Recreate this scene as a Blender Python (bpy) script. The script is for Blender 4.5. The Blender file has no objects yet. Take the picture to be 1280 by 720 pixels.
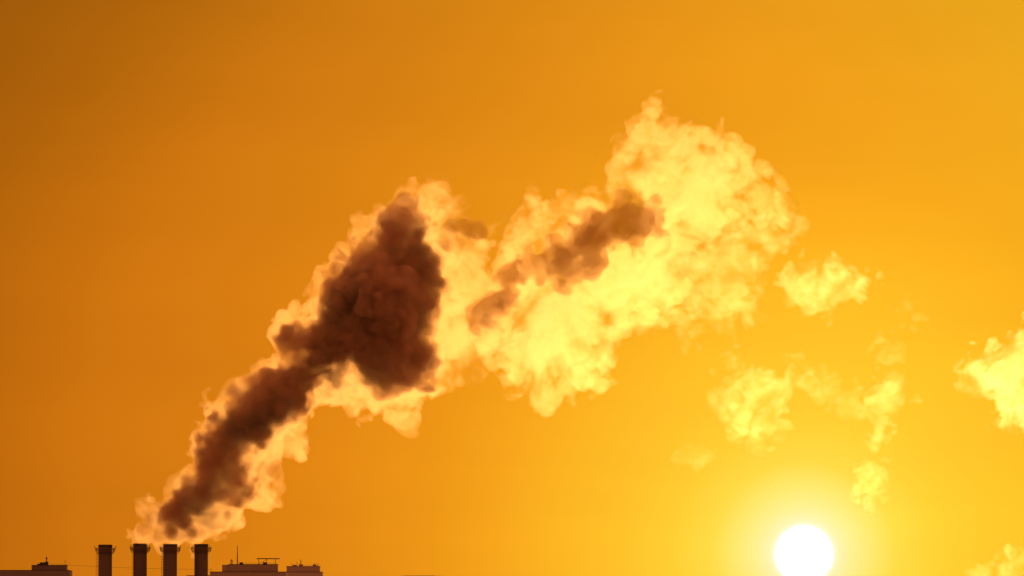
import bpy, math, random
import numpy as np
from mathutils import Vector, Euler

random.seed(7)
S = bpy.context.scene
COL = S.collection
R = math.radians

# ------------------------------------------------------------------ camera
HFOV = 9.2
CAM_Z = 8.0
PPD = HFOV / 1280.0                      # degrees per photo pixel (near the axis)
HORIZON_Y = 914.0                        # photo row of the horizon, below the frame
PITCH = (HORIZON_Y - 360.0) * PPD
camd = bpy.data.cameras.new("camera")
camd.sensor_width = 36.0
camd.lens = 18.0 / math.tan(R(HFOV / 2))
camd.clip_start = 1.0
camd.clip_end = 60000.0
cam = bpy.data.objects.new("camera", camd)
cam.location = (0, 0, CAM_Z)
cam.rotation_euler = (R(90 + PITCH), 0, 0)
COL.objects.link(cam)
S.camera = cam

TW = 2 * math.tan(R(HFOV / 2)) / 1280.0
CP, SP = math.cos(R(PITCH)), math.sin(R(PITCH))


def ray(px, py):
    a, b = (px - 640) * TW, (360 - py) * TW
    return np.array([a, CP - b * SP, SP + b * CP])


def at(px, py, Y):
    d = ray(px, py)
    t = Y / d[1]
    return Vector((d[0] * t, Y, CAM_Z + d[2] * t))


# ------------------------------------------------------------------ sun and sky
sd = Vector(ray(1005, 693)).normalized()          # towards the sun
SUN_EL = math.asin(sd.z)
SUN_AZ = math.atan2(sd.x, sd.y)


def lin(c):
    return [((v / 255) / 12.92 if v <= 10 else ((v / 255 + 0.055) / 1.055) ** 2.4) for v in c]


w = bpy.data.worlds.new("World")
S.world = w
w.use_nodes = True
nt = w.node_tree
nt.nodes.clear()
N = nt.nodes.new
L = nt.links.new
out = N("ShaderNodeOutputWorld")
tc = N("ShaderNodeTexCoord")
dot = N("ShaderNodeVectorMath"); dot.operation = 'DISTANCE'
dot.inputs[1].default_value = sd
nrm = N("ShaderNodeVectorMath"); nrm.operation = 'NORMALIZE'
L(tc.outputs["Generated"], nrm.inputs[0])
L(nrm.outputs[0], dot.inputs[0])
# chord length d = 2 sin(theta/2); near the sun it equals the angle
TH_MAX = 0.2                              # radians covered by the fine ramp (11.5 deg)
PXR = R(PPD)                              # radians per pixel
KX = np.array([0.15, 0.62, 0.75])         # the sky brightens towards the right of the sun
samples = [(0, (900, 900, 900)), (34.2, (900, 900, 900)), (37.4, (254, 248, 200)), (45, (253, 244, 172)), (60, (254, 240, 143)), (85, (255, 232, 109)),
           (115, (255, 219, 70)), (165, (255, 206, 52)), (225, (255, 194, 42)), (315, (252, 180, 34)),
           (400, (245, 163, 27)), (470, (237, 150, 23)), (590, (226, 136, 20)), (800, (211, 121, 17)),
           (900, (206, 116, 16)), (1000, (192, 107, 13)), (1100, (177, 98, 11)), (1300, (152, 85, 9)), (TH_MAX / PXR, (135, 75, 7))]
ramp = N("ShaderNodeValToRGB")
ramp.color_ramp.interpolation = 'LINEAR'
el = ramp.color_ramp.elements
while len(el) > 1:
    el.remove(el[-1])
for i, (r, c) in enumerate(samples):
    v = np.array(lin(c)) * np.exp(KX * r / 1000.0 * min(1.0, r / 700.0)) if r > 35 else np.array([6.0, 6.0, 6.0])
    p = r * PXR / TH_MAX
    e = el[0] if i == 0 else el.new(min(p, 1.0))
    e.position = min(p, 1.0)
    e.color = (*v, 1)
sc_ = N("ShaderNodeMath"); sc_.operation = 'DIVIDE'; sc_.inputs[1].default_value = TH_MAX
L(dot.outputs["Value"], sc_.inputs[0])
L(sc_.outputs[0], ramp.inputs[0])
# side-to-side gradient of the aureole: exp(k * az)
sep = N("ShaderNodeSeparateXYZ")
L(nrm.outputs[0], sep.inputs[0])
ax = N("ShaderNodeMath"); ax.operation = 'SUBTRACT'; ax.inputs[1].default_value = sd.x
L(sep.outputs["X"], ax.inputs[0])
axc = N("ShaderNodeClamp"); axc.inputs["Min"].default_value = -0.2; axc.inputs["Max"].default_value = 0.06
L(ax.outputs[0], axc.inputs["Value"])
near = N("ShaderNodeMath"); near.operation = 'DIVIDE'; near.use_clamp = True; near.inputs[1].default_value = 700 * PXR
L(dot.outputs["Value"], near.inputs[0])
axn = N("ShaderNodeMath"); axn.operation = 'MULTIPLY'
L(axc.outputs[0], axn.inputs[0]); L(near.outputs[0], axn.inputs[1])
comb = N("ShaderNodeCombineColor")
for k, name in enumerate(("Red", "Green", "Blue")):
    m = N("ShaderNodeMath"); m.operation = 'MULTIPLY'; m.inputs[1].default_value = KX[k] / 1000.0 / PXR
    L(axn.outputs[0], m.inputs[0])
    ex = N("ShaderNodeMath"); ex.operation = 'EXPONENT'
    L(m.outputs[0], ex.inputs[0])
    L(ex.outputs[0], comb.inputs[name])
mul = N("ShaderNodeMix"); mul.data_type = 'RGBA'; mul.blend_type = 'MULTIPLY'; mul.inputs["Factor"].default_value = 1.0
L(ramp.outputs["Color"], mul.inputs["A"])
L(comb.outputs["Color"], mul.inputs["B"])
# higher up, away from the sun's column, the dusk sky is darker
elv = N("ShaderNodeMapRange"); elv.interpolation_type = 'SMOOTHSTEP'
elv.inputs["From Min"].default_value = float(ray(640, 420)[2]); elv.inputs["From Max"].default_value = float(ray(640, -120)[2])
L(sep.outputs["Z"], elv.inputs["Value"])
sid = N("ShaderNodeMapRange"); sid.interpolation_type = 'SMOOTHSTEP'
sid.inputs["From Min"].default_value = float(ray(1000, 300)[0]); sid.inputs["From Max"].default_value = float(ray(100, 300)[0])
L(sep.outputs["X"], sid.inputs["Value"])
hi = N("ShaderNodeMath"); hi.operation = 'MULTIPLY'
L(elv.outputs[0], hi.inputs[0]); L(sid.outputs[0], hi.inputs[1])
hi2 = N("ShaderNodeMath"); hi2.operation = 'MULTIPLY_ADD'; hi2.inputs[1].default_value = -0.19; hi2.inputs[2].default_value = 1.0
L(hi.outputs[0], hi2.inputs[0])
muh = N("ShaderNodeMix"); muh.data_type = 'RGBA'; muh.blend_type = 'MULTIPLY'; muh.inputs["Factor"].default_value = 1.0
L(mul.outputs["Result"], muh.inputs["A"]); L(hi2.outputs[0], muh.inputs["B"])
# faint uneven streaks of dust in the air along the horizon
smap = N("ShaderNodeMapping"); smap.inputs["Scale"].default_value = (14, 14, 75)
L(nrm.outputs[0], smap.inputs["Vector"])
sno = N("ShaderNodeTexNoise"); sno.inputs["Scale"].default_value = 1.0; sno.inputs["Detail"].default_value = 4.0
L(smap.outputs[0], sno.inputs["Vector"])
sam = N("ShaderNodeMapRange"); sam.inputs["From Min"].default_value = 0.3; sam.inputs["From Max"].default_value = 0.7
sam.inputs["To Min"].default_value = 0.965; sam.inputs["To Max"].default_value = 1.035
L(sno.outputs["Fac"], sam.inputs["Value"])
mus = N("ShaderNodeMix"); mus.data_type = 'RGBA'; mus.blend_type = 'MULTIPLY'; mus.inputs["Factor"].default_value = 1.0
L(muh.outputs["Result"], mus.inputs["A"]); L(sam.outputs[0], mus.inputs["B"])
# fades away from the sun, down to the dim dusty sky behind the camera
fad = N("ShaderNodeMapRange"); fad.interpolation_type = 'SMOOTHSTEP'
fad.inputs["From Min"].default_value = 0.14; fad.inputs["From Max"].default_value = 1.1
fad.inputs["To Min"].default_value = 0.0; fad.inputs["To Max"].default_value = 1.0
L(dot.outputs["Value"], fad.inputs["Value"])
mul2 = N("ShaderNodeMix"); mul2.data_type = 'RGBA'
mul2.inputs["B"].default_value = (0.50, 0.15, 0.055, 1)      # rosy dusk sky opposite the sun
L(mus.outputs["Result"], mul2.inputs["A"])
L(fad.outputs[0], mul2.inputs["Factor"])
bg_aur = N("ShaderNodeBackground"); bg_aur.inputs["Strength"].default_value = 1.0
L(mul2.outputs["Result"], bg_aur.inputs["Color"])
sky = N("ShaderNodeTexSky"); sky.sky_type = 'NISHITA'; sky.sun_disc = False
sky.sun_elevation = SUN_EL; sky.sun_rotation = SUN_AZ
sky.dust_density = 6.0; sky.air_density = 1.5
tint = N("ShaderNodeMix"); tint.data_type = 'RGBA'; tint.blend_type = 'MULTIPLY'; tint.inputs["Factor"].default_value = 1.0
tint.inputs["B"].default_value = (0.12, 0.045, 0.01, 1)      # the photograph's strong amber balance
L(sky.outputs["Color"], tint.inputs["A"])
bg_sky = N("ShaderNodeBackground"); bg_sky.inputs["Strength"].default_value = 0.05
L(tint.outputs["Result"], bg_sky.inputs["Color"])
add = N("ShaderNodeAddShader")
L(bg_aur.outputs[0], add.inputs[0]); L(bg_sky.outputs[0], add.inputs[1])
L(add.outputs[0], out.inputs["Surface"])

sun = bpy.data.lights.new("sun", 'SUN')
sun.energy = 0.29
sun.angle = R(0.5)
sun.color = (1.0, 0.40, 0.098)
so = bpy.data.objects.new("sun", sun)
so.rotation_euler = (-sd).to_track_quat('-Z', 'Y').to_euler()
so.location = (300, 1500, 400)
COL.objects.link(so)

S.view_settings.view_transform = 'Standard'
S.view_settings.look = 'None'
S.view_settings.exposure = 0.0
S.view_settings.gamma = 1.0
S.view_settings.use_curve_mapping = False

S.render.engine = 'CYCLES'
cy = S.cycles
cy.use_denoising = True
cy.max_bounces = 8
cy.diffuse_bounces = 2
cy.volume_bounces = 3
cy.transparent_max_bounces = 96
cy.sample_clamp_indirect = 4.0
cy.use_adaptive_sampling = True
cy.adaptive_threshold = 0.01


# ------------------------------------------------------------------ helpers
def tag(o, label=None, cat=None, group=None, kind=None):
    for k, v in (("label", label), ("category", cat), ("group", group), ("kind", kind)):
        if v:
            o[k] = v
    return o


def empty(name, loc):
    o = bpy.data.objects.new(name, None)
    o.location = loc
    COL.objects.link(o)
    return o


class MB:
    """collects simple shapes in world space, links them as one mesh object"""

    def __init__(self):
        self.v, self.f = [], []

    def box(self, x0, x1, y0, y1, z0, z1):
        n = len(self.v)
        self.v += [(x, y, z) for z in (z0, z1) for y in (y0, y1) for x in (x0, x1)]
        self.f += [tuple(n + i for i in q) for q in ((0, 2, 3, 1), (4, 5, 7, 6), (0, 1, 5, 4), (2, 6, 7, 3), (0, 4, 6, 2), (1, 3, 7, 5))]
        return self

    def tube(self, p, q, r, r2=None, n=8, cap=True):
        p, q = Vector(p), Vector(q)
        r2 = r if r2 is None else r2
        d = (q - p).normalized()
        a = d.orthogonal().normalized()
        b = d.cross(a)
        k = len(self.v)
        for c, rr in ((p, r), (q, r2)):
            for i in range(n):
                t = 2 * math.pi * i / n
                self.v.append(tuple(c + rr * (math.cos(t) * a + math.sin(t) * b)))
        for i in range(n):
            j = (i + 1) % n
            self.f.append((k + i, k + j, k + n + j, k + n + i))
        if cap:
            self.f.append(tuple(k + i for i in reversed(range(n))))
            self.f.append(tuple(k + n + i for i in range(n)))
        return self

    def lathe(self, prof, cx, cy, n=40, closed=False):
        """prof: (r, z) pairs; closed joins the last ring to the first"""
        k = len(self.v)
        for r, z in prof:
            for i in range(n):
                t = 2 * math.pi * i / n
                self.v.append((cx + r * math.cos(t), cy + r * math.sin(t), z))
        m = len(prof)
        for s in range(m if closed else m - 1):
            s2 = (s + 1) % m
            for i in range(n):
                j = (i + 1) % n
                self.f.append((k + s * n + i, k + s * n + j, k + s2 * n + j, k + s2 * n + i))
        return self

    def ring(self, cx, cy, z, rad, r, n=24, m=6, a0=0.0, a1=2 * math.pi):
        """a torus or an arc of one"""
        full = abs(a1 - a0 - 2 * math.pi) < 1e-6
        cnt = n if full else n + 1
        k = len(self.v)
        for i in range(cnt):
            t = a0 + (a1 - a0) * i / n
            for j in range(m):
                u = 2 * math.pi * j / m
                rr = rad + r * math.cos(u)
                self.v.append((cx + rr * math.cos(t), cy + rr * math.sin(t), z + r * math.sin(u)))
        for i in range(n):
            i2 = (i + 1) % cnt
            for j in range(m):
                j2 = (j + 1) % m
                self.f.append((k + i * m + j, k + i2 * m + j, k + i2 * m + j2, k + i * m + j2))
        return self

    def build(self, name, mat, parent=None):
        me = bpy.data.meshes.new(name)
        off = Vector(parent.location) if parent is not None else Vector((0, 0, 0))
        if parent is not None and parent.parent is not None:
            off = off + Vector(parent.parent.location)
        me.from_pydata([tuple(Vector(p) - off) for p in self.v], [], self.f)
        me.update()
        me.materials.append(mat)
        o = bpy.data.objects.new(name, me)
        o.parent = parent
        COL.objects.link(o)
        return o


def mat(name, base, rough=0.85, scale=1.5, var=0.35, dark=None, bump=0.2, metal=0.0):
    m = bpy.data.materials.new(name)
    m.use_nodes = True
    t = m.node_tree
    b = t.nodes["Principled BSDF"]
    b.inputs["Roughness"].default_value = rough
    b.inputs["Metallic"].default_value = metal
    co = t.nodes.new("ShaderNodeTexCoord")
    no = t.nodes.new("ShaderNodeTexNoise")
    no.inputs["Scale"].default_value = scale
    no.inputs["Detail"].default_value = 6
    t.links.new(co.outputs["Object"], no.inputs["Vector"])
    r = t.nodes.new("ShaderNodeValToRGB")
    d = dark or tuple(c * (1 - var) for c in base)
    r.color_ramp.elements[0].color = (*d, 1); r.color_ramp.elements[0].position = 0.35
    r.color_ramp.elements[1].color = (*base, 1); r.color_ramp.elements[1].position = 0.65
    t.links.new(no.outputs["Fac"], r.inputs[0])
    t.links.new(r.outputs["Color"], b.inputs["Base Color"])
    bp = t.nodes.new("ShaderNodeBump")
    bp.inputs["Strength"].default_value = bump
    t.links.new(no.outputs["Fac"], bp.inputs["Height"])
    t.links.new(bp.outputs["Normal"], b.inputs["Normal"])
    return m


M_brick = mat("chimney_concrete", (0.135, 0.10, 0.085), scale=0.15, var=0.12, bump=0.05)
M_rim = mat("sooty_rim", (0.06, 0.05, 0.05), scale=1.2)
M_steel = mat("painted_steel", (0.16, 0.09, 0.08), rough=0.6, scale=3, metal=0.2)
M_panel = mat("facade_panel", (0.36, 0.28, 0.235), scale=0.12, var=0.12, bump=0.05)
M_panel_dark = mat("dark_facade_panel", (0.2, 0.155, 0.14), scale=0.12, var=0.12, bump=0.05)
M_panel_haze_pale = mat("haze_pale_facade_panel", (0.48, 0.385, 0.33), scale=0.12, var=0.12, bump=0.05)  # distance haze over the farther blocks, put into the wall colour as paleness
M_roof = mat("bitumen_roof", (0.07, 0.065, 0.06), scale=0.6)
M_ground = mat("bounce_ground", (0.75, 0.74, 0.72), scale=0.02, dark=(0.35, 0.33, 0.3))  # unseen ground, made bright to bounce light onto the underside of the smoke
M_road = mat("asphalt", (0.055, 0.055, 0.055), scale=0.5)


# ------------------------------------------------------------------ smoke
def smoke_mat(name, density, color, aniso, film=0.012, patchy=None):
    """even smoke filling a closed shape, with a barely visible film of droplets at its skin"""
    m = bpy.data.materials.new(name)
    m.use_nodes = True
    t = m.node_tree
    t.nodes.clear()
    o = t.nodes.new("ShaderNodeOutputMaterial")
    pv = t.nodes.new("ShaderNodeVolumePrincipled")
    pv.inputs["Color"].default_value = (*color, 1)
    pv.inputs["Density"].default_value = density
    pv.inputs["Anisotropy"].default_value = aniso
    t.links.new(pv.outputs[0], o.inputs["Volume"])
    if patchy:
        scraps = patchy[0][1] == patchy[-1][1]
        along = patchy           # density falls along the drift and is broken up by turbulence
        m.cycles.volume_step_rate = 0.09 if along[-1][1] != along[0][1] else 0.3
        co = t.nodes.new("ShaderNodeTexCoord")
        no = t.nodes.new("ShaderNodeTexNoise")
        no.inputs["Scale"].default_value = 0.11 if scraps else 0.06
        no.inputs["Detail"].default_value = 5.0
        no.inputs["Roughness"].default_value = 0.6
        no.inputs["Distortion"].default_value = 0.6
        t.links.new(co.outputs["Object"], no.inputs["Vector"])
        mr = t.nodes.new("ShaderNodeMapRange")
        mr.interpolation_type = 'SMOOTHSTEP'
        for k_, v_ in (("From Min", 0.45), ("From Max", 0.61), ("To Max", 1.0)):
            mr.inputs[k_].default_value = v_
        t.links.new(no.outputs["Fac"], mr.inputs["Value"])
        sp = t.nodes.new("ShaderNodeSeparateXYZ")
        t.links.new(co.outputs["Object"], sp.inputs[0])
        dv = t.nodes.new("ShaderNodeMath"); dv.operation = 'DIVIDE'; dv.inputs[1].default_value = 250.0
        t.links.new(sp.outputs["X"], dv.inputs[0])
        mx_ = t.nodes.new("ShaderNodeValToRGB")
        el_ = mx_.color_ramp.elements
        while len(el_) > 1:
            el_.remove(el_[-1])
        for i_, (x_, d_, low_) in enumerate(along):
            e_ = el_[0] if i_ == 0 else el_.new(x_ / 250.0)
            e_.position = x_ / 250.0
            e_.color = (d_, low_, 0, 1)
        t.links.new(dv.outputs[0], mx_.inputs[0])
        sc2 = t.nodes.new("ShaderNodeSeparateColor")
        t.links.new(mx_.outputs["Color"], sc2.inputs[0])
        t.links.new(sc2.outputs["Green"], mr.inputs["To Min"])
        mu = t.nodes.new("ShaderNodeMath"); mu.operation = 'MULTIPLY'
        t.links.new(mr.outputs[0], mu.inputs[0]); t.links.new(sc2.outputs["Red"], mu.inputs[1])
        t.links.new(mu.outputs[0], pv.inputs["Density"])
    if film:
        tr = t.nodes.new("ShaderNodeBsdfTransparent")
        tl = t.nodes.new("ShaderNodeBsdfTranslucent")
        tl.inputs["Color"].default_value = (0.8, 0.8, 0.8, 1)
        mx = t.nodes.new("ShaderNodeMixShader")
        mx.inputs[0].default_value = film
        t.links.new(tr.outputs[0], mx.inputs[1])
        t.links.new(tl.outputs[0], mx.inputs[2])
        t.links.new(mx.outputs[0], o.inputs["Surface"])
    return m


def poly_sd(P, poly):
    """distance inside a polygon (photo pixels), negative outside"""
    poly = np.asarray(poly, float)
    d2 = np.full(len(P), 1e18)
    ins = np.zeros(len(P), bool)
    for a, b in zip(poly, np.roll(poly, -1, 0)):
        e = b - a
        wv = P - a
        t = np.clip((wv @ e) / max(e @ e, 1e-9), 0, 1)
        dd = wv - t[:, None] * e
        d2 = np.minimum(d2, (dd ** 2).sum(1))
        c = ((a[1] <= P[:, 1]) & (b[1] > P[:, 1])) | ((b[1] <= P[:, 1]) & (a[1] > P[:, 1]))
        if abs(e[1]) > 1e-9:
            xi = a[0] + (P[:, 1] - a[1]) * e[0] / e[1]
            ins ^= c & (P[:, 0] < xi)
    d = np.sqrt(d2)
    return np.where(ins, d, -d)


def pack(poly, rmin=4.0, step=2.0, rmax=60.0, keep=0.72):
    """puffs (u, v, r in photo pixels) that fill a polygon"""
    poly = np.asarray(poly, float)
    lo, hi = poly.min(0), poly.max(0)
    gx, gy = np.meshgrid(np.arange(lo[0], hi[0], step), np.arange(lo[1], hi[1], step))
    P = np.c_[gx.ravel(), gy.ravel()]
    d = poly_sd(P, poly)
    P, d = P[d > 0], d[d > 0]
    free = d.copy()
    puffs = []
    while len(free):
        i = int(free.argmax())
        r = d[i]
        if free[i] < rmin:
            break
        r = min(r, rmax)
        puffs.append((P[i, 0], P[i, 1], r))
        free[((P - P[i]) ** 2).sum(1) < (keep * r) ** 2] = -1
    return puffs


def band_noise(shape, h, wl, seed):
    """smooth random field of one wavelength, unit variance"""
    rng = np.random.default_rng(seed)
    k = np.sqrt(sum(np.meshgrid(*[(np.fft.fftfreq(n, h) if i < 2 else np.fft.rfftfreq(n, h)).astype(np.float32) ** 2 for i, n in enumerate(shape)], indexing='ij')))
    f = np.fft.rfftn(rng.standard_normal(shape).astype(np.float32)).astype(np.complex64)
    f *= np.exp(-((k * wl - 1.0) / 0.45) ** 2)
    g = np.fft.irfftn(f, shape).astype(np.float32)
    return g / g.std()


def puff_field(balls, h, seed, amps, warp=1.1, k=3.0, pad=9.0):
    """signed field (negative inside) of a union of balls (x, y, z, r), billowed by noise of several wavelengths"""
    B = np.asarray(balls, np.float32)
    lo = np.floor(((B[:, :3] - B[:, 3:]).min(0) - pad) / h) * h
    hi = (B[:, :3] + B[:, 3:]).max(0) + pad
    shape = tuple(int(math.ceil((hi[i] - lo[i]) / h / 2) * 2) for i in range(3))
    ax = [lo[i] + h * np.arange(shape[i], dtype=np.float32) for i in range(3)]
    W = [warp * band_noise(shape, h, 18.0, seed + 50 + i) for i in range(3)]
    W = [a + 0.4 * warp * band_noise(shape, h, 7.0, seed + 60 + i) for i, a in enumerate(W)]
    f = np.full(shape, 12.0, np.float32)
    for x, y, z, r in B:
        m = r + 9.0
        s = []
        for i, c in enumerate((x, y, z)):
            a = max(0, int((c - m - lo[i]) / h)); b = min(shape[i], int((c + m - lo[i]) / h) + 2)
            s.append(slice(a, b))
        s = tuple(s)
        dx = ax[0][s[0]][:, None, None] - x + W[0][s]
        dy = ax[1][s[1]][None, :, None] - y + W[1][s]
        dz = ax[2][s[2]][None, None, :] - z + W[2][s]
        d = np.sqrt(dx * dx + dy * dy + dz * dz) - r
        g = f[s]
        hh = np.maximum(k - np.abs(g - d), 0) / k
        f[s] = np.minimum(g, d) - hh * hh * k * 0.25
    for j, (wl, amp, bias) in enumerate(amps):
        n = band_noise(shape, h, wl, seed + j)
        f -= amp * (np.abs(n) - bias)
    return f, lo, h


CRUMB = 260


def surface_nets(f, lo, h):
    ins = f < 0
    ins[0] = ins[-1] = False; ins[:, 0] = ins[:, -1] = False; ins[:, :, 0] = ins[:, :, -1] = False
    nx, ny, nz = f.shape
    cs = np.zeros((nx - 1, ny - 1, nz - 1), np.int8)
    for i in (0, 1):
        for j in (0, 1):
            for k in (0, 1):
                cs += ins[i:nx - 1 + i, j:ny - 1 + j, k:nz - 1 + k]
    act = (cs > 0) & (cs < 8)
    idx = np.full(act.shape, -1, np.int32)
    C = np.argwhere(act)
    idx[act] = np.arange(len(C))
    acc = np.zeros((len(C), 3), np.float32)
    cnt = np.zeros(len(C), np.float32)
    corners = [(i, j, k) for i in (0, 1) for j in (0, 1) for k in (0, 1)]
    for a in corners:
        for ax in range(3):
            if a[ax]:
                continue
            b = list(a); b[ax] = 1
            A = C + np.array(a); Bc = C + np.array(b)
            ia, ib = ins[tuple(A.T)], ins[tuple(Bc.T)]
            cr = ia != ib
            fa, fb = f[tuple(A[cr].T)], f[tuple(Bc[cr].T)]
            t = np.clip(fa / np.where(np.abs(fa - fb) < 1e-6, 1e-6, fa - fb), 0.05, 0.95)
            p = np.array(a, np.float32)[None].repeat(cr.sum(), 0)
            p[:, ax] = t
            acc[cr] += p
            cnt[cr] += 1
    V = (C + acc / cnt[:, None]) * h + np.asarray(lo)
    F = []
    for ax in range(3):
        sl0 = [slice(1, -1)] * 3; sl1 = [slice(1, -1)] * 3
        sl0[ax] = slice(0, -1); sl1[ax] = slice(1, None)
        a, b = ins[tuple(sl0)], ins[tuple(sl1)]
        e = np.argwhere(a != b)
        flip = a[tuple(e.T)]
        off = np.ones(3, int); off[ax] = 0
        e = e + off
        o1, o2 = [i for i in range(3) if i != ax]
        q = []
        for d1, d2 in ((-1, -1), (0, -1), (0, 0), (-1, 0)):
            c = e.copy(); c[:, o1] += d1; c[:, o2] += d2
            q.append(idx[tuple(c.T)])
        q = np.stack(q, 1)
        if ax == 1:
            flip = ~flip
        q[~flip] = q[~flip][:, ::-1]
        F.append(q)
    F = np.concatenate(F).astype(np.int64)
    # drop crumbs: connected pieces of only a few faces
    lab = np.arange(len(V))
    while True:
        m = lab[F].min(1)
        new = lab.copy()
        for i in range(4):
            np.minimum.at(new, F[:, i], m)
        new = new[new]
        new = new[new]
        if (new == lab).all():
            break
        lab = new
    size = np.bincount(lab, minlength=len(V))
    keep = size[lab] > CRUMB
    F = F[keep[F[:, 0]]]
    re = np.cumsum(keep) - 1
    return V[keep].astype(np.float32), re[F].astype(np.int32)


def net_mesh(name, V, F, material, parent=None, loc=None):
    base = np.array(loc if loc is not None else (parent.location if parent else (0, 0, 0)), np.float32)
    V = V - base
    me = bpy.data.meshes.new(name)
    me.vertices.add(len(V)); me.vertices.foreach_set("co", V.ravel())
    me.loops.add(F.size); me.loops.foreach_set("vertex_index", F.ravel())
    me.polygons.add(len(F)); me.polygons.foreach_set("loop_start", np.arange(0, F.size, 4, dtype=np.int32))
    me.update(calc_edges=True)
    me.materials.append(material)
    o = bpy.data.objects.new(name, me)
    if parent is not None:
        o.parent = parent
    else:
        o.location = base
    COL.objects.link(o)
    return o


def balls_from(polys, depth, seed, spread=0.35, flat=1.0, shrink=0.0, **kw):
    rng = random.Random(seed)
    out_ = []
    for poly in polys:
        for u, v, r in pack(poly, **kw):
            Y = depth(u, v) + rng.uniform(-spread, spread) * r * 0.3
            p = at(u, v, Y)
            m = Y * TW
            out_.append((p.x, p.y, p.z, max((r - shrink) * m, 0.6)))
    return out_


PLUME = [(170, 681), (172, 660), (173, 642), (186, 629), (201, 614), (222, 594), (229, 600), (240, 596), (246, 588), (238, 578), (229, 564),
         (240, 554), (252, 549), (246, 540), (245, 522), (262, 517), (281, 502), (294, 485), (316, 472), (335, 457), (365, 451),
         (372, 447), (360, 443), (349, 430), (348, 415), (360, 400), (381, 394), (377, 379), (390, 368), (405, 353), (418, 341),
         (431, 323), (437, 312), (457, 304), (447, 291), (452, 272), (465, 257), (480, 254), (501, 237), (527, 230), (547, 234),
         (564, 238), (571, 252), (571, 266), (591, 276), (606, 284), (617, 306), (609, 328), (613, 334), (619, 325), (626, 304), (628, 278),
         (639, 269), (656, 241), (673, 244), (679, 255), (701, 239), (720, 234), (742, 244), (760, 242), (748, 232), (757, 219),
         (764, 200), (769, 168), (784, 151), (799, 136), (821, 127), (838, 130), (831, 148), (851, 148), (874, 148), (900, 155), (917, 161),
         (928, 170), (936, 190), (952, 191), (955, 211), (945, 226), (932, 232), (929, 246), (945, 244), (957, 236), (968, 231), (991, 232),
         (998, 246), (1011, 259), (1008, 268), (998, 271), (985, 284), (950, 285), (915, 292), (885, 305), (860, 325), (850, 365), (842, 395), (826, 405), (805, 408), (790, 410), (775, 430),
         (761, 447), (759, 477), (735, 490), (712, 505), (675, 505), (656, 492), (632, 488), (625, 462), (612, 455), (590, 470),
         (576, 467), (547, 490), (525, 509), (516, 544), (503, 534), (490, 524), (471, 520), (450, 512), (435, 510), (394, 511), (388, 522), (379, 560),
         (362, 572), (347, 584), (331, 606), (352, 614), (347, 634), (334, 637), (308, 633), (306, 652), (291, 667), (278, 676), (261, 680)]

CORE = [(200, 654), (216, 624), (224, 614), (241, 607), (252, 603), (254, 588), (244, 577), (250, 564), (249, 569), (254, 547), (271, 534),
        (271, 521), (282, 507), (294, 491), (320, 483), (329, 464), (344, 459), (372, 460), (386, 445), (373, 433), (360, 439),
        (352, 432), (358, 416), (382, 410), (405, 404), (409, 385), (412, 353), (426, 338), (440, 325), (472, 304), (478, 295),
        (469, 282), (476, 269), (502, 254), (526, 250), (522, 262), (525, 280), (523, 295), (532, 308), (534, 345), (546, 361), (546, 381), (537, 406),
        (527, 420), (532, 437), (542, 455), (536, 473), (523, 486), (495, 484), (478, 499), (465, 486), (455, 471), (446, 456), (407, 454),
        (388, 473), (390, 492), (377, 508), (358, 514), (341, 534), (322, 537), (309, 556), (294, 569), (304, 586), (308, 607), (310, 620),
        (297, 629), (287, 612), (280, 598), (272, 616), (262, 636), (241, 640), (240, 652), (226, 661), (208, 660)]
STREAK = [(634, 345), (643, 330), (679, 323), (712, 302), (722, 280), (750, 276), (780, 257), (802, 254), (823, 270), (828, 284), (806, 295), (769, 299),
          (752, 318), (735, 331), (711, 350), (697, 350), (679, 336), (650, 350)]
STREAK2 = [(637, 367), (621, 367), (598, 381), (578, 396), (585, 404), (611, 410), (621, 392), (639, 386)]

NECK = [(383, 460, 20), (371, 472, 20), (396, 450, 20), (225, 640, 13), (244, 624, 16), (262, 600, 17), (272, 574, 18), (290, 545, 23), (312, 520, 28), (342, 494, 30),
        (364, 480, 21), (290, 610, 13), (298, 592, 12), (213, 655, 9), (236, 654, 9), (490, 277, 19), (505, 290, 24), (517, 262, 9), (500, 312, 32), (380, 425, 20), (362, 427, 12),
        (430, 360, 22), (455, 330, 24), (352, 512, 24), (328, 536, 19), (297, 592, 15), (291, 616, 13), (275, 620, 12), (520, 300, 14), (535, 400, 12), (530, 455, 14)]
KNOTS = [([(333, 585, 9), (327, 590, 7), (318, 600, 6)], "small dark curl at the right edge of the lower plume"),
         ([(190, 655, 8), (184, 661, 7), (203, 664, 8), (215, 661, 7), (206, 640, 8)], "dark broken smoke just over the second chimney"),
         ([(256, 655, 7), (266, 650, 7), (247, 661, 7)], "small dark knot just over the fourth chimney"),
         ([(275, 638, 7), (283, 631, 6)], "small dark knot right of the heart's lower end"),
         ([(558, 288, 8), (561, 298, 6), (572, 284, 8), (583, 288, 8), (592, 293, 6)], "small brown patch right of the heart's top"),
         ([(548, 350, 7), (551, 361, 7), (546, 370, 6)], "small brown patch at the heart's right edge")]
TRAIL = [(845, 300), (880, 285), (920, 280), (960, 272), (1000, 274), (1008, 300), (985, 314), (964, 317), (955, 330), (945, 395), (936, 412), (908, 408),
         (880, 402), (868, 420), (844, 418), (832, 390), (838, 340)]


def depth(u, v):
    return 2400 + 0.10 * (u - 210) + 8 * math.sin(u / 90.0)


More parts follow.
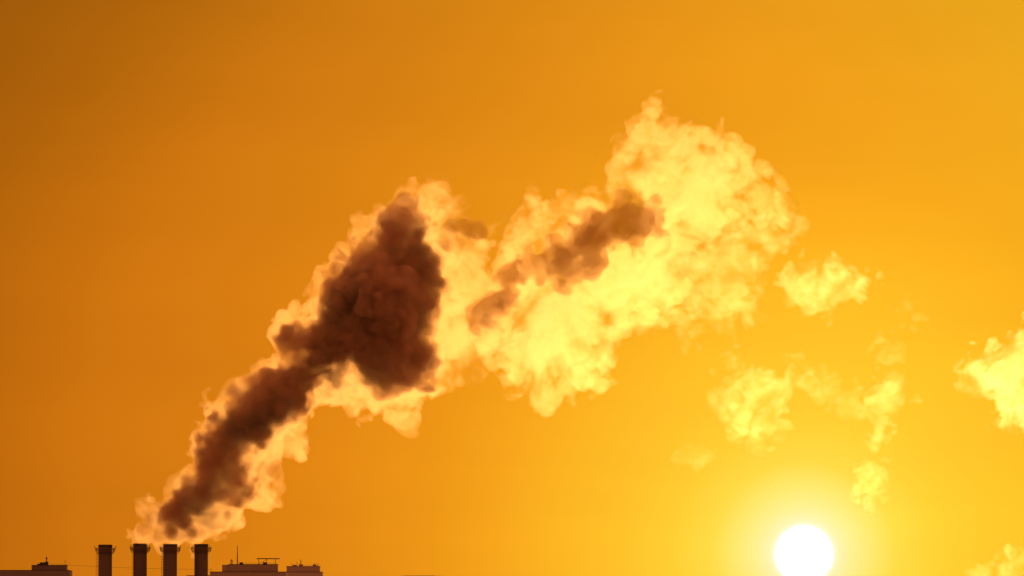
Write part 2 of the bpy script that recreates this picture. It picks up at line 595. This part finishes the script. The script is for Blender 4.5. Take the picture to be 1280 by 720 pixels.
AMPS = ((22, 1.8, 0.85), (11, 1.7, 0.8), (5.5, 0.85, 0.8), (2.9, 0.38, 0.8))
H = 0.75
M_veil = smoke_mat("sunlit_steam", 0.035, (0.89, 0.87, 0.78), 0.93, patchy=((0, 0.11, 0.25), (75, 0.11, 0.25), (105, 0.055, 0.05), (160, 0.038, 0.0), (185, 0.047, 0.0), (205, 0.042, 0.0), (240, 0.04, 0.0)))
M_core = smoke_mat("dense_smoke", 0.12, (0.95, 0.66, 0.45), 0.3, film=0, patchy=((0, 0.29, 0.5), (250, 0.17, 0.4)))
M_heart = smoke_mat("thickest_smoke", 0.17, (0.98, 0.72, 0.54), 0.2, film=0, patchy=((0, 0.42, 0.45), (75, 0.22, 0.4), (250, 0.18, 0.4)))
M_streak = smoke_mat("brown_smoke", 0.13, (0.97, 0.72, 0.30), 0.45, film=0, patchy=((0, 0.17, 0.6), (250, 0.15, 0.75)))
flat = lambda d, lo_: ((0, d, lo_), (250, d, lo_))
M_thin = smoke_mat("thin_steam", 0.02, (0.98, 0.97, 0.97), 0.93, film=0.006, patchy=flat(0.016, 0.0))
M_trail = smoke_mat("trailing_steam", 0.02, (0.98, 0.97, 0.97), 0.93, film=0.006, patchy=flat(0.015, 0.0))
M_faint = smoke_mat("faint_steam", 0.02, (0.98, 0.97, 0.97), 0.93, film=0.006, patchy=flat(0.013, 0.03))
M_puff = smoke_mat("puff_steam", 0.02, (0.98, 0.97, 0.97), 0.93, film=0.006, patchy=flat(0.027, 0.05))
M_cloud = smoke_mat("cloud_steam", 0.02, (0.98, 0.97, 0.97), 0.93, patchy=flat(0.05, 0.12))

balls = balls_from([PLUME], depth, 3, spread=1.6, rmin=4.0, shrink=1.5, rmax=34)
# the dark hearts lie inside the veil, so the veil bulges round them
hearts = [balls_from([p], depth, sd_, rmin=3.0, shrink=sh) for p, sd_, sh in ((CORE, 31, -1.0), (STREAK, 41, -3.0), (STREAK2, 51, -2.0))]
hearts[0] += [(*at(u, v, depth(u, v)), r * 2400 * TW) for u, v, r in NECK]
for ks, lab in KNOTS:
    hearts.append([(*at(u, v, depth(u, v)), r * 2400 * TW) for u, v, r in ks])
balls += [(x, y, z, r + 2.4) for b in hearts for x, y, z, r in b]
print("plume puffs", len(balls))
f, lo, h = puff_field(balls, H, 11, AMPS)
V, F = surface_nets(f, lo, h)
print("plume faces", len(F))
root = at(213, 680, 2400)
plume = net_mesh("smoke_plume", V, F, M_veil, loc=root)
tag(plume, "long billowing smoke plume with glowing rims and dark heart rising from the chimneys", "smoke plume")

for b, seed, lab, m, deep in ((hearts[0], 31, "dark brown thick heart of the rising plume", M_core, True), (hearts[1], 41, "dark streak in the bright upper plume", M_streak, False),
                              (hearts[2], 51, "small dark patch between the thick heart and the streak", M_streak, False),
                              *((hearts[3 + i], 61 + i, KNOTS[i][1], M_streak, False) for i in range(len(KNOTS)))):
    fc, loc_, h = puff_field(b, H, seed, tuple((wl, a * (1.1 if wl > 6 else 0.6), 0.8) for wl, a, bi in AMPS), warp=1.0, pad=6)
    # the dark smoke stays wrapped in the sunlit veil
    i0 = np.rint((loc_ - lo) / h).astype(int)
    sl = [np.clip(np.arange(fc.shape[i]) + i0[i], 0, f.shape[i] - 1) for i in range(3)]
    fc = np.maximum(fc, f[np.ix_(*sl)] + 1.7)
    CRUMB = 60
    Vc, Fc = surface_nets(fc - 1.0, loc_, h)
    o = net_mesh("core" if seed < 60 else "knot", Vc, Fc, m, parent=plume)
    o["label"] = lab
    if deep:
        Vc, Fc = surface_nets(fc + 0.6, loc_, h)
        net_mesh("heart", Vc, Fc, M_heart, parent=o, loc=plume.location)
CRUMB = 120
b = balls_from([TRAIL], depth, 91, spread=2.4, rmin=3.0, shrink=-1.0, rmax=20)
ft, lo_t, h = puff_field(b, H, 91, ((11, 1.7, 0.8), (5.5, 1.2, 0.8), (2.9, 0.5, 0.8)), warp=1.6)
Vt, Ft = surface_nets(ft, lo_t, h)
o = net_mesh("trailing_edge", Vt, Ft, M_trail, parent=plume)
o["label"] = "thin mottled end of the plume where it breaks up"

# ------------------------------------------------------------------ drifting scraps of smoke
WISPS = [
    ("smoke_puff", "small bright double puff just right of the plume's end, topmost of the loose scraps", "smoke puff", M_puff,
     [(980, 338), (992, 330), (1003, 333), (1012, 325), (1022, 330), (1040, 325), (1056, 326), (1066, 335), (1076, 340), (1084, 358), (1080, 378),
      (1066, 380), (1045, 384), (1020, 384), (1000, 388), (980, 388), (976, 370)]),
    ("smoke_wisp", "tiny curled scrap of smoke alone in clear sky between double puff and right-edge cloud", "smoke wisp", M_thin,
     [(1130, 388), (1142, 380), (1157, 386), (1156, 395), (1145, 394), (1133, 404)]),
    ("smoke_wisp", "widest pale scrap of thinning smoke, high above and left of the sun", "smoke wisp", M_thin,
     [(900, 450), (922, 441), (940, 446), (948, 462), (965, 462), (985, 470), (992, 490), (985, 510), (972, 520), (975, 548), (960, 560), (925, 556),
      (912, 535), (908, 522), (884, 522), (882, 508), (900, 490), (915, 478), (912, 462)]),
    ("smoke_wisp", "faint slanting streamer joining the widest pale scrap to the bright column", "smoke wisp", M_faint,
     [(980, 440), (1000, 440), (1012, 458), (1030, 470), (1050, 490), (1075, 500), (1080, 512), (1060, 515), (1035, 505), (1012, 500), (1000, 480), (985, 462)]),
    ("smoke_wisp", "ragged bright column of smoke tapering down towards the sun", "smoke wisp", M_thin,
     [(1078, 478), (1095, 472), (1125, 472), (1134, 485), (1133, 508), (1120, 515), (1114, 535), (1106, 560), (1095, 568), (1080, 552), (1072, 545),
      (1088, 535), (1092, 520), (1075, 505)]),
    ("smoke_wisp", "pale scrap closest to the sun, just above and right of its disc", "smoke wisp", M_thin,
     [(1072, 590), (1090, 580), (1108, 588), (1110, 605), (1100, 625), (1078, 635), (1062, 625), (1064, 605)]),
    ("smoke_wisp", "small forked scrap right above the ragged bright column", "smoke wisp", M_faint,
     [(1098, 425), (1112, 428), (1135, 423), (1133, 440), (1128, 455), (1110, 452), (1094, 458)]),
    ("smoke_wisp", "small dim scrap below the widest pale scrap, leftmost of the loose ones", "smoke wisp", M_faint,
     [(856, 565), (872, 558), (888, 570), (884, 582), (864, 582)]),
    ("smoke_cloud", "dense bright cloud of smoke cut off by the photo's right edge, level with the plume", "smoke cloud", M_cloud,
     [(1205, 470), (1219, 444), (1245, 429), (1259, 437), (1268, 443), (1273, 426), (1262, 415), (1280, 408), (1330, 400), (1350, 480), (1325, 548), (1290, 545),
      (1274, 539), (1250, 522), (1248, 503), (1226, 491), (1214, 493)]),
    ("smoke_cloud", "dim yellow cloud of smoke in the bottom right corner beside the sun", "smoke cloud", M_thin,
     [(1207, 722), (1227, 713), (1238, 712), (1249, 702), (1247, 691), (1252, 683), (1268, 679), (1282, 693), (1310, 700), (1315, 740), (1200, 742)]),
]
SMALL = ((11, 1.6, 0.8), (5.5, 1.2, 0.8), (2.9, 0.5, 0.8))
for i, (name, lab, cat, m, poly) in enumerate(WISPS):
    dd = 2430 + 60 * math.sin(1.7 * i)
    b = balls_from([poly], lambda u, v: dd, 100 + i, spread=2.4, rmin=2.5, shrink=-1.0, rmax=16)
    fw, low_, h = puff_field(b, 0.6, 200 + 7 * i, SMALL, warp=1.6)
    CRUMB = 40
    Vw, Fw = surface_nets(fw, low_, h)
    o = net_mesh(name, Vw, Fw, m, loc=at(*np.mean(poly, 0), dd))
    tag(o, lab, cat, "scraps of smoke torn off the plume" if i < 8 else None)

# ------------------------------------------------------------------ chimneys
D0 = 2400.0
PX0 = D0 * TW
CHIM = [(131.6, 681.2, "clear of the smoke, leftmost of the four"),
        (175.2, 679.8, "under the left edge of the plume, second from the left"),
        (212.8, 680.5, "under the middle of the plume, third from the left"),
        (251.5, 680.4, "with the plume's right fringe over it, nearest the apartment blocks")]
HT = at(CHIM[0][0], CHIM[0][1], D0).z
RS = 8.45 * PX0


def make_chimney():
    root_ = empty("chimney", (0, 0, 0))
    sh = MB()
    sh.lathe([(RS + 1.1, 0), (RS + 0.45, HT * 0.4), (RS + 0.02, HT * 0.8), (RS, HT), (RS - 0.35, HT), (RS - 0.35, HT - 6), (0.01, HT - 6)], 0, 0, 48)
    sh.build("shaft", M_brick, root_)
    MB().lathe([(RS + 0.003, HT - 0.9), (RS + 0.12, HT - 0.9), (RS + 0.12, HT + 0.08), (RS - 0.3, HT + 0.08), (RS - 0.3, HT + 0.003), (RS + 0.003, HT + 0.003)],
               0, 0, 48, closed=True).build("rim", M_rim, root_)
    zf = HT - 2.7
    pf = MB()
    pf.lathe([(RS + 0.03, zf), (RS + 1.0, zf), (RS + 1.0, zf + 0.12), (RS + 0.03, zf + 0.12)], 0, 0, 36, closed=True)
    for k in range(12):
        t = 2 * math.pi * k / 12
        c, s_ = math.cos(t), math.sin(t)
        pf.tube(((RS + 0.02) * c, (RS + 0.02) * s_, zf - 0.9), ((RS + 0.95) * c, (RS + 0.95) * s_, zf - 0.02), 0.07, n=6)
    plat = pf.build("platform", M_steel, root_)
    rl = MB()
    for k in range(18):
        t = 2 * math.pi * (k + 0.5) / 18
        c, s_ = math.cos(t), math.sin(t)
        rl.tube(((RS + 0.97) * c, (RS + 0.97) * s_, zf + 0.1), ((RS + 1.38) * c, (RS + 1.38) * s_, zf + 1.5), 0.085, n=6)
    for q in (0.35, 0.68, 1.0):
        rl.ring(0, 0, zf + 0.1 + 1.4 * q, RS + 0.97 + 0.41 * q, 0.075, n=40)
    rl.build("railing", M_steel, plat)
    for k in range(4):                                        # obstruction lamps held out over the railing
        t = 2 * math.pi * k / 4 + 0.05
        c, s_ = math.cos(t), math.sin(t)
        lm = MB()
        lm.tube(((RS + 1.36) * c, (RS + 1.36) * s_, zf + 1.4), ((RS + 1.48) * c, (RS + 1.48) * s_, zf + 1.95), 0.05, n=6)
        lm.lathe([(0.01, zf + 1.9), (0.16, zf + 1.92), (0.18, zf + 2.1), (0.12, zf + 2.28), (0.01, zf + 2.34)], (RS + 1.48) * c, (RS + 1.48) * s_, 10)
        lm.build("obstruction_lamp", M_steel, plat)
    ld = MB()
    xr = lambda z: RS + 0.22 + max(0.0, (HT * 0.8 - z)) * 0.0155
    z = 2.0
    for sgn in (-1, 1):
        ld.tube((-xr(2), 0.24 * sgn, 2), (-xr(HT * 0.8), 0.24 * sgn, HT * 0.8), 0.035, n=5)
        ld.tube((-xr(HT * 0.8), 0.24 * sgn, HT * 0.8), (-xr(HT), 0.24 * sgn, zf + 1.2), 0.035, n=5)
    while z < zf + 1.0:
        ld.tube((-xr(z), -0.24, z), (-xr(z), 0.24, z), 0.02, n=4)
        z += 0.34
    lad = ld.build("ladder", M_steel, root_)
    cg = MB()
    z = 4.0
    while z < zf - 0.5:
        cg.ring(-xr(z) - 0.32, 0, z, 0.38, 0.07, n=12, m=5)
        z += 1.02
    for a in (2.2, math.pi, -2.2):
        cg.tube((-xr(4) - 0.32 + 0.38 * math.cos(a), 0.38 * math.sin(a), 4), (-xr(HT * 0.8) - 0.32 + 0.38 * math.cos(a), 0.38 * math.sin(a), HT * 0.8), 0.02, n=4)
        cg.tube((-xr(HT * 0.8) - 0.32 + 0.38 * math.cos(a), 0.38 * math.sin(a), HT * 0.8), (-xr(HT) - 0.32 + 0.38 * math.cos(a), 0.38 * math.sin(a), zf - 0.6), 0.02, n=4)
    cg.build("safety_cage", M_steel, lad)
    return root_


def copy_tree(o, parent=None):
    c = o.copy()
    COL.objects.link(c)
    c.parent = parent
    for ch in [x for x in o.children]:
        copy_tree(ch, c)
    return c


first = make_chimney()
chims = [first] + [copy_tree(first) for _ in CHIM[1:]]
for c, (px, py, lab), dy, rz in zip(chims, CHIM, (0, 6, -4, 3), (0.05, 0.55, 0.3, 0.9)):
    top = at(px, py, D0 + dy)
    c.location = (top.x, D0 + dy, 0)
    c.scale = (1, 1, top.z / HT)
    c.rotation_euler = (0, 0, rz)
    tag(c, "tall round dark chimney " + lab, "chimney", "power station chimneys")


# ------------------------------------------------------------------ apartment blocks
def blk(mb, x0, x1, ytop, D, dep, ybot=None):
    """a box whose front is at depth D, between photo columns x0 and x1 and from row ytop down"""
    a, b = at(x0, ytop, D), at(x1, ytop, D)
    zb = 0.0 if ybot is None else at(x0, ybot, D).z
    return mb.box(a.x, b.x, D, D + dep, zb, a.z)


def rod(mb, x, y0, y1, D, r, r2=None, x2=None, dy=0.0):
    return mb.tube(at(x, y0, D + dy), at(x if x2 is None else x2, y1, D + dy), r, r2, n=6)


def parapet(mb, x0, x1, y, D, dep, t=0.35, hgt=0.5, lap=0.06):
    a, b = at(x0, y, D), at(x1, y, D)
    z0, z1 = a.z + 0.003, a.z + hgt
    X0, X1, Y0, Y1 = a.x - lap, b.x + lap, D - lap, D + dep + lap
    mb.box(X0, X1, Y0, Y0 + t, z0, z1).box(X0, X1, Y1 - t, Y1, z0, z1)
    mb.box(X0, X0 + t, Y0 + t, Y1 - t, z0, z1).box(X1 - t, X1, Y0 + t, Y1 - t, z0, z1)


def rail(mb, x0, x1, y, D, hgt=1.0, n=10):
    a, b = at(x0, y, D), at(x1, y, D)
    for i in range(n + 1):
        x = a.x + (b.x - a.x) * i / n
        mb.tube((x, D, a.z), (x, D, a.z + hgt), 0.035, n=4)
    for q in (0.55, 1.0):
        mb.tube((a.x, D, a.z + hgt * q), (b.x, D, a.z + hgt * q), 0.03, n=4)


# left block
DL = 2900.0
b1 = empty("apartment_block", (at(30, 713, DL).x, DL + 8, 0))
m = MB(); blk(m, -70, 87, 713.3, DL, 18); m.build("wall", M_panel_dark, b1)
m = MB(); parapet(m, -70, 87, 713.3, DL, 18, hgt=0.3); m.build("parapet", M_roof, b1)
m = MB(); blk(m, 39.5, 82.8, 706.9, DL + 3, 9, 713.25); ph = m.build("penthouse", M_panel_dark, b1)
m = MB(); blk(m, 39.1, 83.2, 706.2, DL + 2.8, 9.4, 706.85); m.build("roof_slab", M_roof, ph)
m = MB()
for x0, x1, y in ((46.5, 49.5, 704.6), (49.5, 56, 702.9), (56, 60, 702.1)):
    blk(m, x0, x1, y, DL + 5, 3.0, 706.2)
m.build("vent", M_roof, ph)
m = MB(); rod(m, 58.2, 702.2, 695.9, DL + 6, 0.28, 0.2); m.box(*[v for p in ((at(57.2, 698.2, DL + 6).x, at(59.3, 698.2, DL + 6).x), (DL + 5.5, DL + 6.5), (at(58, 698.6, DL + 6).z, at(58, 696.9, DL + 6).z)) for v in p])
m.build("antenna", M_steel, ph)
m = MB(); rod(m, 81.4, 706.3, 700.6, DL + 5, 0.12, 0.08); m.lathe([(0.02, at(81.4, 701.4, DL + 5).z), (0.3, at(81.4, 701.0, DL + 5).z), (0.02, at(81.4, 700.2, DL + 5).z)], at(81.4, 701, DL + 5).x, DL + 5, 10)
m.build("mast", M_steel, ph)
m = MB(); rail(m, 62, 80, 706.2, DL + 4, 0.5, 8); m.build("railing", M_steel, ph)
tag(b1, "dark apartment block with rooftop hut and stub antenna at the far left corner", "apartment block", "apartment blocks on the skyline")

# right block with the masts
DA = 2700.0
b2 = empty("apartment_block", (at(300, 715, DA).x, DA + 8, 0))
m = MB(); blk(m, 262.4, 357.5, 715.2, DA, 18); blk(m, 232.5, 262.2, 719.0, DA + 2, 14); m.build("wall", M_panel, b2)
m = MB(); parapet(m, 262.4, 357.5, 715.2, DA, 18, hgt=0.25); m.build("parapet", M_roof, b2)
m = MB(); blk(m, 285.8, 346.7, 705.9, DA + 2, 9, 715.1); ph = m.build("penthouse", M_panel, b2)
m = MB(); blk(m, 285.4, 347.2, 705.2, DA + 1.8, 9.4, 705.85); m.build("roof_slab", M_roof, ph)
m = MB(); blk(m, 277.6, 285.6, 705.8, DA + 6, 6, 715.1); m.build("stair_hut", M_panel_haze_pale, b2)
m = MB(); rod(m, 296.7, 705.3, 681.8, DA + 5, 0.24, 0.12)
for y in (700.5, 697.0):
    m.tube(at(295.6, y, DA + 5), at(297.8, y, DA + 5), 0.08, n=5)
m.build("mast", M_steel, ph)
m = MB(); rod(m, 289.5, 705.3, 698.9, DA + 5, 0.2, 0.14); m.tube(at(287.6, 701.0, DA + 5), at(291.2, 701.0, DA + 5), 0.16, n=6); rod(m, 291.0, 705.3, 701.2, DA + 5.5, 0.1); rod(m, 287.9, 705.3, 702.4, DA + 5.5, 0.12)
m.build("antenna", M_steel, ph)
for x0, x1, y in ((299.2, 303.6, 702.9), (328.6, 333.2, 702.7)):
    m = MB(); blk(m, x0, x1, y + 0.5, DA + 4, 2.0, 705.2); blk(m, x0 - 0.25, x1 + 0.25, y, DA + 3.9, 2.2, y + 0.48); m.build("vent", M_roof, ph)
fr = MB()
p, q = at(320.8, 698.9, DA + 6), at(349.8, 698.1, DA + 6)
fr.box(p.x, q.x, DA + 5.2, DA + 6.8, p.z, p.z + 0.38)
for x, yb in ((323.5, 705.2), (333.5, 705.2), (344.3, 705.2)):
    rod(fr, x, yb, 698.7, DA + 6, 0.12)
rod(fr, 323.5, 705.2, 699.0, DA + 6, 0.07, x2=333.5)
fra = fr.build("antenna_frame", M_steel, ph)
m = MB(); rod(m, 340.6, 698.3, 684.0, DA + 6, 0.2, 0.14)
for y, hw, r in ((685.7, 1.7, 0.2), (690.4, 2.0, 0.22), (693.2, 1.2, 0.12)):
    m.tube(at(340.6 - hw, y, DA + 6), at(340.6 + hw, y, DA + 6), r, n=6)
    m.tube(at(340.6, y, DA + 5.2), at(340.6, y, DA + 6.8), r * 0.8, n=6)
m.build("antenna", M_steel, fra)
m = MB(); rail(m, 305, 327, 705.2, DA + 3, 0.55, 10); rail(m, 334, 346, 705.2, DA + 3, 0.55, 6); m.build("railing", M_steel, ph)
tag(b2, "dark apartment block with two tall thin antenna masts and a raised frame on its roof", "apartment block", "apartment blocks on the skyline")

# paler block behind it
DB = 3000.0
b3 = empty("apartment_block", (at(380, 715, DB).x, DB + 8, 0))
m = MB(); blk(m, 340, 402.6, 715.3, DB, 16); m.build("wall", M_panel_haze_pale, b3)
m = MB(); parapet(m, 340, 402.6, 715.3, DB, 16, hgt=0.25); m.build("parapet", M_roof, b3)
m = MB(); blk(m, 358.2, 399.6, 708.3, DB + 3, 8, 715.2); ph = m.build("penthouse", M_panel_haze_pale, b3)
m = MB(); blk(m, 357.8, 400.0, 707.6, DB + 2.8, 8.4, 708.25); m.build("roof_slab", M_panel, ph)
for x0, x1, y in ((366.0, 370.5, 706.0), (373.5, 378.5, 705.4), (391.0, 395.5, 705.6)):
    m = MB(); blk(m, x0, x1, y + 0.4, DB + 5, 2.0, 707.6); blk(m, x0 - 0.25, x1 + 0.25, y, DB + 4.9, 2.2, y + 0.38); m.build("vent", M_panel, ph)
m = MB(); rod(m, 376.0, 705.4, 699.4, DB + 6, 0.22, 0.14); m.build("mast", M_steel, ph)
m = MB(); rod(m, 371.3, 707.6, 702.2, DB + 6, 0.14, 0.1); m.build("pipe", M_steel, ph)
for x, y0, y1 in ((397.2, 707.6, 704.2), (393.0, 705.6, 703.6), (365.0, 707.6, 704.4)):
    m = MB(); rod(m, x, y0, y1, DB + 6, 0.13); m.build("pipe", M_steel, ph)
m = MB(); rail(m, 379, 399, 707.6, DB + 4, 0.6, 9); m.build("railing", M_steel, ph)
tag(b3, "paler apartment block with vents on its rooftop hut, rightmost on the skyline", "apartment block", "apartment blocks on the skyline")

# a roof just showing over the lower edge
DR = 3400.0
b4 = empty("apartment_block", (at(525, 719, DR).x, DR + 8, 0))
m = MB(); blk(m, 500, 552, 719.9, DR, 16); m.build("wall", M_panel_haze_pale, b4)
m = MB(); blk(m, 505, 544, 719.45, DR + 3, 8, 719.85); m.build("penthouse", M_panel_haze_pale, b4)
tag(b4, "far roof barely showing at the lower edge midway between the chimneys and the sun", "apartment block", "apartment blocks on the skyline")

# a cable slung across behind the chimneys
cb = MB()
pa, pb = at(82, 706.0, DL + 4), at(264, 711.6, DA + 4)
for i in range(12):
    t0, t1 = i / 12, (i + 1) / 12
    p0, p1 = pa.lerp(pb, t0), pa.lerp(pb, t1)
    p0.z -= 0.5 * 4 * t0 * (1 - t0); p1.z -= 0.5 * 4 * t1 * (1 - t1)
    cb.tube(p0, p1, 0.055, n=5, cap=False)
rod(cb, 264, 715.3, 711.4, DA + 4, 0.09)
c_ = cb.build("overhead_cable", M_steel)
tag(c_, "thin dark cable slung from block to block behind the chimneys", "cable")

# ------------------------------------------------------------------ ground
g = MB()
g.v = [(-20000, -4000, 0), (20000, -4000, 0), (20000, 45000, 0), (-20000, 45000, 0)]
g.f = [(0, 1, 2, 3)]
go = g.build("ground", M_ground)
go["kind"] = "structure"
